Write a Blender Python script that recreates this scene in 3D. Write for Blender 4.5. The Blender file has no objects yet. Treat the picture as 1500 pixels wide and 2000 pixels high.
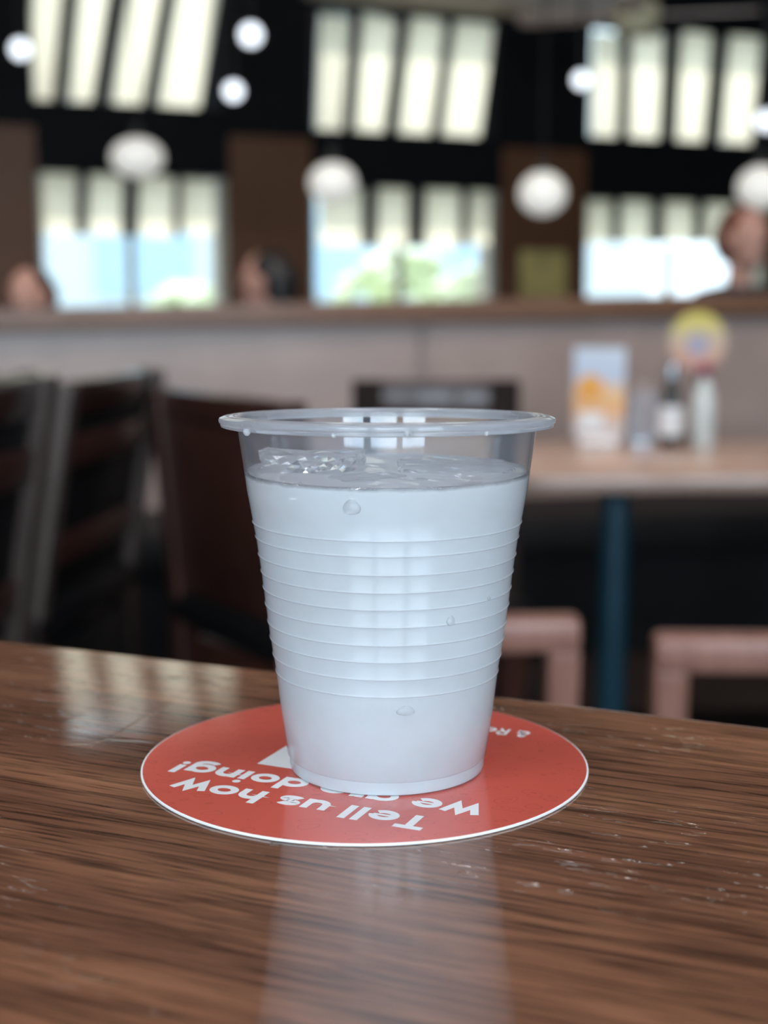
import bpy, bmesh, math, random
from mathutils import Vector, Matrix
random.seed(7)
R = math.radians
SC = bpy.context.scene
COL = SC.collection

# ------------------------------------------------------------------ camera
TZ = 1.05                      # height of the near table top
F, PITCH, CH = 2809.4, 0.15218, 0.10526
CZ = TZ + CH
cam = bpy.data.cameras.new('camera'); co = bpy.data.objects.new('camera', cam); COL.objects.link(co)
co.location = (0, 0, CZ); co.rotation_euler = (math.pi/2 - PITCH, 0, 0)
cam.sensor_fit = 'VERTICAL'; cam.sensor_height = 36.0; cam.lens = F/2000*36
cam.clip_start = 0.01; cam.clip_end = 200
cam.dof.use_dof = True; cam.dof.focus_distance = 0.297; cam.dof.aperture_fstop = 11.5
SC.camera = co
SC.view_settings.view_transform = 'Standard'; SC.view_settings.look = 'None'
SC.view_settings.exposure = 0.8; SC.view_settings.gamma = 1.0; SC.view_settings.use_curve_mapping = False

# ------------------------------------------------------------------ sky
W = bpy.data.worlds.new('world'); SC.world = W; W.use_nodes = True
wn = W.node_tree.nodes; wl = W.node_tree.links
bg = wn['Background']; bg.inputs['Strength'].default_value = 1.45
wnz = wn.new('ShaderNodeTexNoise'); wnz.inputs['Scale'].default_value = 2.2; wnz.inputs['Detail'].default_value = 3
wrp = wn.new('ShaderNodeValToRGB'); wrp.color_ramp.elements[0].position = .35; wrp.color_ramp.elements[1].position = .65
wrp.color_ramp.elements[0].color = (.70, .90, 1.0, 1); wrp.color_ramp.elements[1].color = (.95, .99, 1.0, 1)
wl.new(wnz.outputs['Fac'], wrp.inputs[0]); wl.new(wrp.outputs[0], bg.inputs['Color'])

# daylight coming in by the three big windows of the wall behind the camera
BACKY = -4.6
BACKWIN = [(-2.1, 2.0), (0.25, 2.0), (2.7, 2.0)]       # centre x, width
for bx_, bw_ in BACKWIN:
    la = bpy.data.lights.new('window_daylight', 'AREA'); la.shape = 'RECTANGLE'
    la.size = bw_ - .1; la.size_y = 1.75; la.energy = 71; la.color = (.69, .86, 1.0)
    lo = bpy.data.objects.new('window_daylight', la); COL.objects.link(lo)
    lo.location = (bx_, BACKY + .06, 1.95); lo.rotation_euler = (R(90), 0, 0)    # points to +y

# soft panels added out of view to brighten the near table; frames built below
FILL_PANELS = [(-.75, .75), (.75, .75), (-.75, -.8), (.75, -.8)]
for px_, py_ in FILL_PANELS:
    la = bpy.data.lights.new('fill_panel_light', 'AREA'); la.shape = 'SQUARE'; la.size = .56; la.energy = 9.5; la.color = (.95, .97, 1.0)
    lo = bpy.data.objects.new('fill_panel_light', la); COL.objects.link(lo); lo.location = (px_, py_, 3.85-.03)
# sun on the street outside, high over the front windows
sl = bpy.data.lights.new('sun', 'SUN'); sl.energy = 2.3; sl.color = (1, .95, .86); sl.angle = R(1)
so = bpy.data.objects.new('sun', sl); COL.objects.link(so); so.location = (0, 14, 9)
so.rotation_euler = Vector((.30, -.56, -.80)).to_track_quat('-Z', 'Y').to_euler()
# ------------------------------------------------------------------ pixel helpers (1500x2000 frame)
CP, SP = math.cos(PITCH), math.sin(PITCH)
def ray(px, py):
    u = (px-750)/F; v = (1000-py)/F
    return Vector((u, CP + v*SP, -SP + v*CP))
def at(px, py, Y):             # point of that direction at depth Y in front of the camera
    d = ray(px, py); return Vector((0, 0, CZ)) + d*(Y/d.y)
def on_z(px, py, z):
    d = ray(px, py); return Vector((0, 0, CZ)) + d*((z-CZ)/d.z)

# ------------------------------------------------------------------ material helpers
def mat(name, col, rough=.5, spec=.5, metal=0., var=.12, scale=30., bump=0., coat=0., emit=None, es=0., sheen=0.):
    m = bpy.data.materials.new(name); m.use_nodes = True
    nt = m.node_tree; b = nt.nodes['Principled BSDF']
    b.inputs['Roughness'].default_value = rough; b.inputs['Metallic'].default_value = metal
    b.inputs['Specular IOR Level'].default_value = spec; b.inputs['Coat Weight'].default_value = coat
    b.inputs['Coat Roughness'].default_value = .08
    tc = nt.nodes.new('ShaderNodeTexCoord'); nz = nt.nodes.new('ShaderNodeTexNoise')
    nz.inputs['Scale'].default_value = scale; nz.inputs['Detail'].default_value = 4
    nt.links.new(tc.outputs['Object'], nz.inputs['Vector'])
    rp = nt.nodes.new('ShaderNodeValToRGB')
    rp.color_ramp.elements[0].position = .3; rp.color_ramp.elements[1].position = .7
    rp.color_ramp.elements[0].color = (*[c*(1-var) for c in col], 1)
    rp.color_ramp.elements[1].color = (*[min(1, c*(1+var)) for c in col], 1)
    nt.links.new(nz.outputs['Fac'], rp.inputs[0]); nt.links.new(rp.outputs[0], b.inputs['Base Color'])
    if bump:
        bp = nt.nodes.new('ShaderNodeBump'); bp.inputs['Strength'].default_value = bump; bp.inputs['Distance'].default_value = .002
        nt.links.new(nz.outputs['Fac'], bp.inputs['Height']); nt.links.new(bp.outputs[0], b.inputs['Normal'])
    if emit:
        b.inputs['Emission Color'].default_value = (*emit, 1); b.inputs['Emission Strength'].default_value = es
    return m
def wood(name, c0, c1, rough=.35, coat=.3, ax=0, scale=9.):
    m = mat(name, c0, rough, coat=coat); nt = m.node_tree; b = nt.nodes['Principled BSDF']
    nz = [n for n in nt.nodes if n.type == 'TEX_NOISE'][0]; rp = [n for n in nt.nodes if n.type == 'VALTORGB'][0]
    tc = [n for n in nt.nodes if n.type == 'TEX_COORD'][0]
    mp = nt.nodes.new('ShaderNodeMapping'); s = [14, 14, 14]; s[ax] = 1.2
    mp.inputs['Scale'].default_value = s
    nt.links.new(tc.outputs['Object'], mp.inputs[0]); nt.links.new(mp.outputs[0], nz.inputs['Vector'])
    nz.inputs['Scale'].default_value = scale
    rp.color_ramp.elements[0].color = (*c0, 1); rp.color_ramp.elements[1].color = (*c1, 1)
    return m
M = {}
M['floor'] = mat('floor_tile', (.014, .010, .009), .75, spec=.1, var=.2, scale=4)
M['ceiling'] = mat('ceiling_paint', (.16, .135, .115), .8, scale=6)
M['black_wall'] = mat('black_paint', (.006, .006, .0065), .75, spec=.2, scale=12)
M['brown_wall'] = wood('brown_panelling', (.115, .044, .018), (.20, .080, .034), .5, .1, ax=2)
M['side_wall'] = mat('side_wall_paint', (.10, .07, .055), .7, scale=5)
M['soffit'] = mat('soffit_paint', (.50, .42, .36), .7, scale=6)
M['frame_dark'] = mat('dark_bronze_frame', (.02, .02, .022), .5)
M['frame_beige'] = mat('beige_frame', (.52, .47, .38), .5)
M['vinyl'] = mat('mauve_brown_vinyl', (.36, .275, .25), .38, spec=.7, var=.10, scale=5, bump=.15)
M['seat_dark'] = mat('black_vinyl', (.007, .007, .008), .55, spec=.15)
M['cap_wood'] = wood('cap_wood', (.13, .062, .035), (.21, .105, .062), .4, .2, ax=0)
M['dark_wood'] = wood('dark_chair_wood', (.012, .006, .005), (.034, .015, .011), .28, .6, ax=2)
M['post_wood'] = wood('highlit_post_wood', (.06, .045, .04), (.12, .09, .08), .3, .8, ax=2)  # lighter than the chair wood: the uprights' highlight put into the colour
M['matte_dark'] = wood('matte_dark_wood', (.010, .006, .005), (.03, .016, .012), .7, 0., ax=2)
M['matte_dark'].node_tree.nodes['Principled BSDF'].inputs['Specular IOR Level'].default_value = .15
M['red_wood'] = wood('red_brown_chair_wood', (.030, .011, .008), (.062, .022, .015), .4, .3, ax=2)
M['pink_wood'] = wood('rosy_stool_wood', (.26, .115, .085), (.40, .19, .145), .4, .2, ax=2)
M['tan_wood'] = wood('tan_wood', (.30, .17, .085), (.42, .25, .135), .4, .2, ax=0)
M['table2'] = wood('pale_brown_table_wood', (.33, .215, .17), (.45, .31, .255), .3, .4, ax=0)
M['stool_seat'] = mat('slate_vinyl', (.10, .13, .15), .4)
M['teal'] = mat('teal_painted_steel', (.012, .055, .085), .35, metal=.0, spec=.6)
M['steel'] = mat('brushed_steel', (.5, .55, .6), .3, metal=1.)
M['black_metal'] = mat('black_metal', (.01, .01, .01), .5)
M['skin'] = mat('skin', (.55, .30, .235), .5, var=.06)
M['hair_black'] = mat('black_hair', (.006, .005, .006), .5, bump=.4, scale=60)
M['hair_red'] = mat('auburn_hair', (.16, .045, .025), .5, bump=.4, scale=60)
M['cl_pink'] = mat('pink_cotton', (.48, .26, .22), .8)
M['cl_grey'] = mat('taupe_cotton', (.17, .10, .085), .8)
M['cl_navy'] = mat('navy_cotton', (.025, .035, .05), .8)
M['jeans'] = mat('denim', (.05, .07, .12), .8)
M['white_paper'] = mat('white_card', (.80, .80, .80), .5, var=.03)

# slat: thin cream cloth, daylight comes through it
def slat_material():
    m = bpy.data.materials.new('cream_blind_cloth'); m.use_nodes = True; nt = m.node_tree; n = nt.nodes
    n.remove(n['Principled BSDF'])
    tc = n.new('ShaderNodeTexCoord'); nz = n.new('ShaderNodeTexNoise'); nz.inputs['Scale'].default_value = 3
    nt.links.new(tc.outputs['Object'], nz.inputs['Vector'])
    rp = n.new('ShaderNodeValToRGB'); rp.color_ramp.elements[0].color = (.97, .86, .66, 1); rp.color_ramp.elements[1].color = (.98, .90, .74, 1)
    nt.links.new(nz.outputs['Fac'], rp.inputs[0])
    d = n.new('ShaderNodeBsdfDiffuse'); t = n.new('ShaderNodeBsdfTranslucent'); mx = n.new('ShaderNodeMixShader'); mx.inputs[0].default_value = .8
    nt.links.new(rp.outputs[0], d.inputs[0]); nt.links.new(rp.outputs[0], t.inputs[0])
    nt.links.new(d.outputs[0], mx.inputs[1]); nt.links.new(t.outputs[0], mx.inputs[2])
    nt.links.new(mx.outputs[0], n['Material Output'].inputs[0]); return m
M['slat'] = slat_material()
def glass_material(name, ior=1.45, rough=0., col=(1, 1, 1)):
    m = mat(name, col, rough, var=0); b = m.node_tree.nodes['Principled BSDF']
    b.inputs['Transmission Weight'].default_value = 1; b.inputs['IOR'].default_value = ior
    return m
def fresnel2(nt, ior):               # same reflectance seen from either side of a thin sheet
    n = nt.nodes; g = n.new('ShaderNodeNewGeometry'); mr = n.new('ShaderNodeMapRange'); mr.inputs[3].default_value = ior; mr.inputs[4].default_value = 1/ior
    nt.links.new(g.outputs['Backfacing'], mr.inputs[0]); fr = n.new('ShaderNodeFresnel'); nt.links.new(mr.outputs[0], fr.inputs['IOR']); return fr
def pane_material():
    m = bpy.data.materials.new('window_glass'); m.use_nodes = True; nt = m.node_tree; n = nt.nodes
    n.remove(n['Principled BSDF'])
    t = n.new('ShaderNodeBsdfTransparent'); t.inputs[0].default_value = (.95, .98, 1, 1)
    g = n.new('ShaderNodeBsdfGlossy'); g.inputs['Roughness'].default_value = .02
    fr = fresnel2(nt, 1.4)
    mx = n.new('ShaderNodeMixShader'); nt.links.new(fr.outputs[0], mx.inputs[0])
    nt.links.new(t.outputs[0], mx.inputs[1]); nt.links.new(g.outputs[0], mx.inputs[2])
    nt.links.new(mx.outputs[0], n['Material Output'].inputs[0]); return m
M['pane'] = pane_material()

# ------------------------------------------------------------------ mesh helpers
def link(name, bm, m, parent=None, smooth=False):
    me = bpy.data.meshes.new(name); bm.normal_update(); bm.to_mesh(me); bm.free()
    o = bpy.data.objects.new(name, me); COL.objects.link(o)
    for mm in (m if isinstance(m, (list, tuple)) else [m]): me.materials.append(mm)
    if smooth:
        for p in me.polygons: p.use_smooth = True
        try: me.set_sharp_from_angle(angle=R(40))
        except Exception: pass
    if parent: o.parent = parent
    return o
def empty(name, loc=(0, 0, 0), rz=0., label=None, cat=None, group=None):
    o = bpy.data.objects.new(name, None); COL.objects.link(o); o.location = loc; o.rotation_euler = (0, 0, rz)
    o.empty_display_size = .05
    tag(o, label, cat, group); return o
def tag(o, label=None, cat=None, group=None, kind=None):
    if label: o['label'] = label
    if cat: o['category'] = cat
    if group: o['group'] = group
    if kind: o['kind'] = kind
    return o
def box(bm, c, s, rot=None, bev=0., mi=0):
    r = bmesh.ops.create_cube(bm, size=1.0); vs = r['verts']
    mtx = Matrix.Translation(Vector(c)) @ (rot.to_4x4() if rot else Matrix()) @ Matrix.Diagonal((*s, 1))
    bmesh.ops.transform(bm, matrix=mtx, verts=vs)
    es = list({e for v in vs for e in v.link_edges}); fs = list({f for v in vs for f in v.link_faces})
    for f in fs: f.material_index = mi
    if bev: bmesh.ops.bevel(bm, geom=es, offset=bev, segments=2, profile=.5, affect='EDGES')
def boxo(name, c, s, m, parent=None, bev=0., rot=None):
    bm = bmesh.new(); box(bm, c, s, rot, bev); return link(name, bm, m, parent, bev > 0)
def bar(bm, a, b, w, d, side=(1, 0, 0), bev=.0):       # square bar from a to b
    a = Vector(a); b = Vector(b); z = (b-a); L = z.length; z.normalize()
    x = Vector(side); x = (x - z*x.dot(z)).normalized(); y = z.cross(x)
    box(bm, (a+b)/2, (w, d, L), Matrix((x, y, z)).transposed(), bev)
def tube(bm, pts, rad, n=12, cap=True):
    pts = [Vector(p) for p in pts]; rings = []
    rr = rad if isinstance(rad, (list, tuple)) else [rad]*len(pts)
    up = Vector((0, 0, 1)) if abs((pts[-1]-pts[0]).normalized().z) < .9 else Vector((1, 0, 0))
    for i, p in enumerate(pts):
        t = (pts[min(i+1, len(pts)-1)] - pts[max(i-1, 0)]).normalized()
        x = up.cross(t).normalized(); y = t.cross(x)
        rings.append([bm.verts.new(p + (x*math.cos(2*math.pi*k/n) + y*math.sin(2*math.pi*k/n))*rr[i]) for k in range(n)])
    for a, b in zip(rings, rings[1:]):
        for k in range(n): bm.faces.new((a[k], a[(k+1) % n], b[(k+1) % n], b[k]))
    if cap: bm.faces.new(rings[0][::-1]); bm.faces.new(rings[-1])
def lathe(bm, prof, n=48, closed=False, c=(0, 0, 0)):    # profile [(r, z)]; r=0 closes on the axis
    rings = []
    for r, z in prof:
        if r < 1e-7: rings.append([bm.verts.new((c[0], c[1], c[2]+z))])
        else: rings.append([bm.verts.new((c[0]+r*math.cos(2*math.pi*k/n), c[1]+r*math.sin(2*math.pi*k/n), c[2]+z)) for k in range(n)])
    pairs = list(zip(rings, rings[1:])) + ([(rings[-1], rings[0])] if closed else [])
    for a, b in pairs:
        if len(a) == 1 and len(b) == 1: continue
        for k in range(n):
            k2 = (k+1) % n
            if len(a) == 1: bm.faces.new((a[0], b[k2], b[k]))
            elif len(b) == 1: bm.faces.new((a[k], a[k2], b[0]))
            else: bm.faces.new((a[k], a[k2], b[k2], b[k]))
    bmesh.ops.recalc_face_normals(bm, faces=bm.faces)
def latheo(name, prof, m, parent=None, n=48, closed=False, c=(0, 0, 0)):
    bm = bmesh.new(); lathe(bm, prof, n, closed, c); return link(name, bm, m, parent, True)
def prism(name, pts, z0, z1, m, parent=None, bev=0.):
    bm = bmesh.new(); lo_ = [bm.verts.new((x, y, z0)) for x, y in pts]; hi = [bm.verts.new((x, y, z1)) for x, y in pts]
    n = len(pts)
    for k in range(n): bm.faces.new((lo_[k], lo_[(k+1) % n], hi[(k+1) % n], hi[k]))
    bm.faces.new(lo_[::-1]); bm.faces.new(hi); bmesh.ops.recalc_face_normals(bm, faces=bm.faces)
    if bev: bmesh.ops.bevel(bm, geom=[e for e in bm.edges if all(len(f.verts) > 4 or True for f in e.link_faces) and abs(e.verts[0].co.z-e.verts[1].co.z) < 1e-6], offset=bev, segments=4, profile=.5, affect='EDGES')
    return link(name, bm, m, parent, bev > 0)
def copy_tree(o, parent=None):
    c = o.copy(); COL.objects.link(c)
    if parent: c.parent = parent
    for ch in list(o.children): copy_tree(ch, c)
    return c

# ================================================================== ROOM
XL, XR, ZC = -4.2, 5.2, 3.85
def struct(o): o['kind'] = 'structure'; return o
YL, YR = 8.3+.45*XL+.15, 8.3+.45*XR+.15          # where the oblique front wall meets the side walls
PLAN = [(XL, BACKY), (XR, BACKY), (XR, YR), (XL, YL)]
struct(prism('floor', PLAN, -.1, 0, M['floor'])); struct(prism('ceiling', PLAN, ZC, ZC+.1, M['ceiling']))
struct(boxo('wall_left', (XL-.06, (BACKY+YL)/2, ZC/2), (.12, YL-BACKY, ZC), M['side_wall']))
struct(boxo('wall_right', (XR+.06, (BACKY+YR)/2, ZC/2), (.12, YR-BACKY, ZC), M['side_wall']))
# back wall with three window openings
bm = bmesh.new()
xs = [XL] + [e for c, w in BACKWIN for e in (c-w/2, c+w/2)] + [XR]
for i in range(0, len(xs), 2):
    box(bm, ((xs[i]+xs[i+1])/2, BACKY-.08, ZC/2), (xs[i+1]-xs[i], .16, ZC))
for c, w in BACKWIN:
    box(bm, (c, BACKY-.08, .5), (w, .16, 1.0)); box(bm, (c, BACKY-.08, (ZC+2.9)/2), (w, .16, ZC-2.9))
struct(link('wall_back', bm, M['side_wall']))
for i, (c, w) in enumerate(BACKWIN):
    r = struct(empty('window_%d' % (i+4), (c, BACKY-.08, 1.0)))
    boxo('sill', (0, .06, -.02), (w+.1, .2, .04), M['frame_beige'], r)
    for sx in (-1, 1): boxo('jamb', (sx*(w/2-.03), 0, .95), (.06, .1, 1.9), M['frame_dark'], r)
    boxo('head', (0, 0, 1.87), (w, .1, .06), M['frame_dark'], r); boxo('mullion', (0, 0, .95), (.05, .1, 1.8), M['frame_dark'], r)
    for sx in (-1, 1): boxo('pane', (sx*w/4, 0, .93), (w/2-.08, .006, 1.8), M['pane'], r)

# ---- front wall: oblique, with three tall window bays. Local frame: s along the wall, z up, t out of the room
WA = math.atan(.45); WO = Vector((0, 8.3, 0)); WU = Vector((math.cos(WA), math.sin(WA), 0)); WT = Vector((-math.sin(WA), math.cos(WA), 0))
def wp(px, py, t=0.):          # pixel -> (s, z) on the wall plane moved out by t
    d = ray(px, py); o = Vector((0, 0, CZ)); k = ((WO + WT*t) - o).dot(WT)/d.dot(WT); p = o + d*k
    return (p-WO).dot(WU), p.z
wallroot_rot = WA
def wobj(name, boxes, m, parent=None, bev=0.):   # boxes (s0,s1,z0,z1,t0,t1) in wall coordinates
    bm = bmesh.new()
    for s0, s1, z0, z1, t0, t1 in boxes: box(bm, ((s0+s1)/2, (t0+t1)/2, (z0+z1)/2), (s1-s0, t1-t0, z1-z0), None, bev)
    o = link(name, bm, m, parent)
    if not parent: o.location = WO; o.rotation_euler = (0, 0, WA)
    return o
BAYS = []
for (xa, xb, ytop, ybeam0, ybeam1) in ((70, 442, -300, 206, 342), (608, 974, 28, 262, 368), (1146, 1510, 58, 276, 394)):
    s0 = wp(xa, 300)[0]; s1 = wp(xb, 300)[0]; xm = (xa+xb)/2
    zt = min(wp(xm, ytop)[1], 3.6); zb0 = wp(xm, ybeam1)[1]; zb1 = wp(xm, ybeam0)[1]
    BAYS.append((s0, s1, zt, zb0, zb1))
SL, SR = XL/math.cos(WA), XR/math.cos(WA); ZSILL = .95
edges = [SL] + [e for b in BAYS for e in b[:2]] + [SR]
zbrown = wp(800, 280)[1]
bl, br = [], []
for i in range(0, len(edges), 2):
    br.append((edges[i], edges[i+1], 0, zbrown, 0, .2)); bl.append((edges[i], edges[i+1], zbrown, ZC, 0, .2))
for s0, s1, zt, zb0, zb1 in BAYS:
    br.append((s0, s1, 0, ZSILL, 0, .2)); bl.append((s0, s1, zb0, zb1, -.04, .2)); bl.append((s0, s1, zt, ZC, 0, .2))
struct(wobj('wall_front', bl, M['black_wall'])); struct(wobj('wall_front_lower', br, M['brown_wall']))
struct(wobj('trim_1', [(wp(590, 8)[0], wp(1160, 8)[0], wp(850, 22)[1], wp(850, 22)[1]+.5, -.45, -.02)], M['soffit']))

SLATS_UP = [[((84, 205), (112, -260), 66), ((150, 200), (215, -260), 72), ((240, 216), (325, -260), 72), ((343, 228), (425, -260), 88)],
            [((645, 264), (655, 32), 62), ((716, 270), (742, 34), 74), ((806, 274), (836, 36), 76), ((896, 280), (928, 40), 88)],
            [((1180, 280), (1186, 66), 60), ((1258, 284), (1266, 64), 76), ((1345, 285), (1362, 62), 74), ((1434, 282), (1458, 60), 78)]]
SLATS_LO = [[((114, 456), (118, 318), 68), ((203, 458), (208, 342), 70), ((303, 462), (306, 345), 74), ((384, 456), (386, 352), 66)],
            [((666, 480), (668, 366), 92), ((766, 480), (768, 368), 70), ((862, 482), (866, 366), 80), ((934, 478), (936, 372), 50)],
            [((1172, 474), (1172, 392), 58), ((1240, 474), (1244, 392), 74), ((1325, 474), (1326, 392), 74), ((1405, 474), (1406, 392), 74)]]
NM = ('bay with the taller, steeply slanted slats', 'middle bay beside the oval white globe', 'bay behind the ceiling fan')
def slat_bm(a, b, w, t):       # a thin, slightly curved strip between two points of the wall plane
    bm = bmesh.new(); n = 6; ax = Vector((b[0]-a[0], 0, b[1]-a[1])); L = ax.length; ax.normalize(); sd = Vector((ax.z, 0, -ax.x))
    rows = [[bm.verts.new(Vector((end[0], t, end[1])) + sd*w*(k/n-.5) + Vector((0, -.012*math.cos(math.pi*(k/n-.5)), 0))) for k in range(n+1)] for end in (a, b)]
    for k in range(n): bm.faces.new((rows[0][k], rows[0][k+1], rows[1][k+1], rows[1][k]))
    return bm
for i, (s0, s1, zt, zb0, zb1) in enumerate(BAYS):
    r = struct(empty('window_%d' % (i+1), WO + WU*((s0+s1)/2) + WT*.1, WA)); sm = (s0+s1)/2
    def W(name, bxs, m, bev=0.):
        return wobj(name, [(a-sm, b-sm, c, d, e-.1, f-.1) for a, b, c, d, e, f in bxs], m, r, bev)
    W('jamb', [(s0, s0+.03, ZSILL, zb0, .02, .16)], M['frame_beige']); W('jamb', [(s1-.05, s1, ZSILL, zb0, .02, .16)], M['frame_beige'])
    W('sill', [(s0, s1, ZSILL, ZSILL+.04, -.03, .18)], M['frame_beige'])
    W('mullion', [(sm-.02, sm+.02, ZSILL+.04, wp(700, 470)[1], .1, .15)], M['frame_beige'])
    W('pane', [(s0+.03, sm-.02, ZSILL+.04, zb0, .12, .126)], M['pane']); W('pane', [(sm+.02, s1-.05, ZSILL+.04, zb0, .12, .126)], M['pane'])
    W('pane', [(s0, s1, zb1, zt, .12, .126)], M['pane'])
    for nm, sl, zlo, zhi in (('upper', SLATS_UP[i], zb1, zt), ('lower', SLATS_LO[i], 0, zb0)):
        t = .02
        pts = []
        for pb, pt, w in sl:
            a = wp(*pb, t); b = wp(*pt, t); dist = (WO + WU*a[0]).length
            if nm == 'upper' and i == 0: b = (b[0], min(b[1], 3.58))
            pts.append((a, b, w*dist/F*.97))
        rt = empty('window_blind', WO + WU*sm, WA,
                   ('tall ' if (nm, i) == ('upper', 0) else '') + 'cream cloth %s window blind of upright slats, %s' % (nm, NM[i]), 'blind', 'cream window blinds')
        for a, b, w in pts:
            link('slat', slat_bm((a[0]-sm, a[1]), (b[0]-sm, b[1]), w, t), M['slat'], rt, True)
        ztop = max(p[1][1] for p in pts)
        wobj('headrail', [(s0+.02-sm, s1-.02-sm, ztop-.01, ztop+.03, t-.02, t+.03)], M['frame_dark'], rt)
        if nm == 'upper':          # dark end panels added to block the sky beside the slats
            (a, b, w), (a2, b2, w2) = pts[0], pts[-1]
            for (q0, q1, ww, sg, lim) in ((a, b, w, -1, s0), (a2, b2, w2, 1, s1)):
                zq = (zb1, zt); f = lambda z: q0[0] + (q1[0]-q0[0])*(z-q0[1])/(q1[1]-q0[1]) + sg*(ww/2-.01)
                bmm = bmesh.new(); P4 = [(f(zq[0])-sm, zq[0]), (f(zq[1])-sm, zq[1]), (lim+sg*.02-sm, zq[1]), (lim+sg*.02-sm, zq[0])]
                fr_ = [bmm.verts.new((x, -.05, z)) for x, z in P4]; bk_ = [bmm.verts.new((x, -.02, z)) for x, z in P4]
                for j in range(4): bmm.faces.new((fr_[j], fr_[(j+1) % 4], bk_[(j+1) % 4], bk_[j]))
                bmm.faces.new(fr_); bmm.faces.new(bk_[::-1]); bmesh.ops.recalc_face_normals(bmm, faces=bmm.faces); link('sky_block_panel', bmm, M['frame_dark'], r)
        # dark bars added behind the gaps between the slats to block the sky
        for k in range(len(pts)-1):
            (a, b, w), (a2, b2, w2) = pts[k], pts[k+1]
            zl, zh = (min(a[1], a2[1])+.0, max(b[1], b2[1]))
            def mid(z):
                e0 = a[0] + (b[0]-a[0])*(z-a[1])/(b[1]-a[1]) + w/2; e1 = a2[0] + (b2[0]-a2[0])*(z-a2[1])/(b2[1]-a2[1]) - w2/2
                return (e0+e1)/2, max(.02, (e1-e0)+.012)
            (m0, g0), (m1, g1) = mid(zl), mid(zh)
            bmm = bmesh.new(); bar(bmm, (m0-sm, -.05, zl), (m1-sm, -.05, zh), max(g0, g1), .05)
            link('sky_block_bar', bmm, M['frame_dark'], r)

# ================================================================== OUTDOORS seen through the windows
struct(prism('pavement', [(x, 8.3+.45*x+d) for x, d in ((-16, .25), (16, .25), (16, 18), (-16, 18))], -.37, -.27, mat('pale_pavement', (.55, .55, .52), .8)))
hb = WO + WT*9
b_ = empty('shop_building', (hb.x, hb.y, -.27), WA, 'pale blue-white building across the street outside the windows', 'building')
boxo('wall', (0, 3, 1.55), (16, 6, 3.1), mat('pale_render', (.72, .80, .86), .8), b_)
boxo('roof', (0, 3, 3.2), (16.4, 6.4, .2), mat('grey_roof', (.5, .55, .6), .8), b_)
gl = mat('blue_shopfront_glass', (.50, .72, .92), .3)
for k in range(6):
    w_ = boxo('shop_window', (-5.6+k*2.2, -.03, 1.9), (1.1, .08, 1.0), gl, b_)
def shrub(name, p, rx, h, label, m):
    bm = bmesh.new()
    for k in range(150):
        a = random.uniform(0, 6.28); z = random.uniform(.1, 1); rr = rx*math.sqrt(random.random())*math.sqrt(max(.05, 1-abs(z*2-1)**2.5))
        bmesh.ops.create_icosphere(bm, subdivisions=1, radius=random.uniform(.09, .17), matrix=Matrix.Translation((rr*math.cos(a), rr*math.sin(a), z*h)) @ Matrix.Diagonal((1, 1, .6, 1)))
    e = empty(name, p, 0, label, 'shrub', 'shrubs outside the windows'); link('foliage', bm, m, e)
    bm = bmesh.new(); tube(bm, [(0, 0, 0), (0, 0, h*.7)], [.05, .02], 8); link('stem', bm, M['cap_wood'], e)
lf = mat('pale_leaves', (.74, .82, .56), .6)
for px, dd, rx, h, lab in ((790, 4.6, .7, 1.75, 'broad light green shrub outside the middle window'), (925, 2.6, .28, 1.55, 'slim light green shrub outside the middle window, by the pale jamb'),
                           (375, 4., .5, 1.45, 'low light green shrub outside the window with slanted slats')):
    p = at(px, 560, (WO+WT*dd).y + .3); shrub('shrub', (p.x, p.y, -.27), rx, h, lab, lf)

# ================================================================== BOOTH PARTITION (high-backed bench)
pa = at(-120, 650, 4.45); pb = at(1640, 606, 5.15)
PU = Vector((pb.x-pa.x, pb.y-pa.y, 0)); PL = PU.length; PU.normalize(); PA = math.atan2(PU.y, PU.x)
booth = empty('booth_bench', (pa.x, pa.y, 0), PA, 'long mauve-brown booth bench with a wooden top rail', 'bench')
ztl, ztr = at(-120, 652, 4.45).z, at(1640, 612, 5.15).z
def sloped(name, x0, x1, y0, y1, zb, h0, h1, m, bev=0.01):
    bm = bmesh.new(); z = lambda x: ztl + (ztr-ztl)*x/PL
    vs = [bm.verts.new((x, y, (zb if zz is None else z(x)+zz))) for x in (x0, x1) for y in (y0, y1) for zz in (h0, h1)]
    for f in ((0, 1, 3, 2), (4, 6, 7, 5), (0, 4, 5, 1), (2, 3, 7, 6), (1, 5, 7, 3), (0, 2, 6, 4)): bm.faces.new([vs[k] for k in f])
    bmesh.ops.recalc_face_normals(bm, faces=bm.faces)
    if bev: bmesh.ops.bevel(bm, geom=bm.edges[:], offset=bev, segments=2, affect='EDGES')
    return link(name, bm, m, booth, True)
sloped('back_core', 0, PL, .06, .22, 0, None, 0., M['vinyl'], 0)
npan = 2
for k in range(npan):
    x0, x1 = k*PL/npan+.002, (k+1)*PL/npan-.002
    sloped('back_cushion', x0, x1, 0, .06, .44, None, -.008, M['vinyl'], .012)
    boxo('seat_cushion', ((x0+x1)/2, -.24, .40), (x1-x0, .5, .12), M['seat_dark'], booth, .02)
sloped('top_rail', 0, PL, -.03, .26, 0, 0.002, .072, M['cap_wood'], .01)
boxo('plinth', (PL/2, -.2, .17), (PL, .4, .34), M['seat_dark'], booth)

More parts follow.
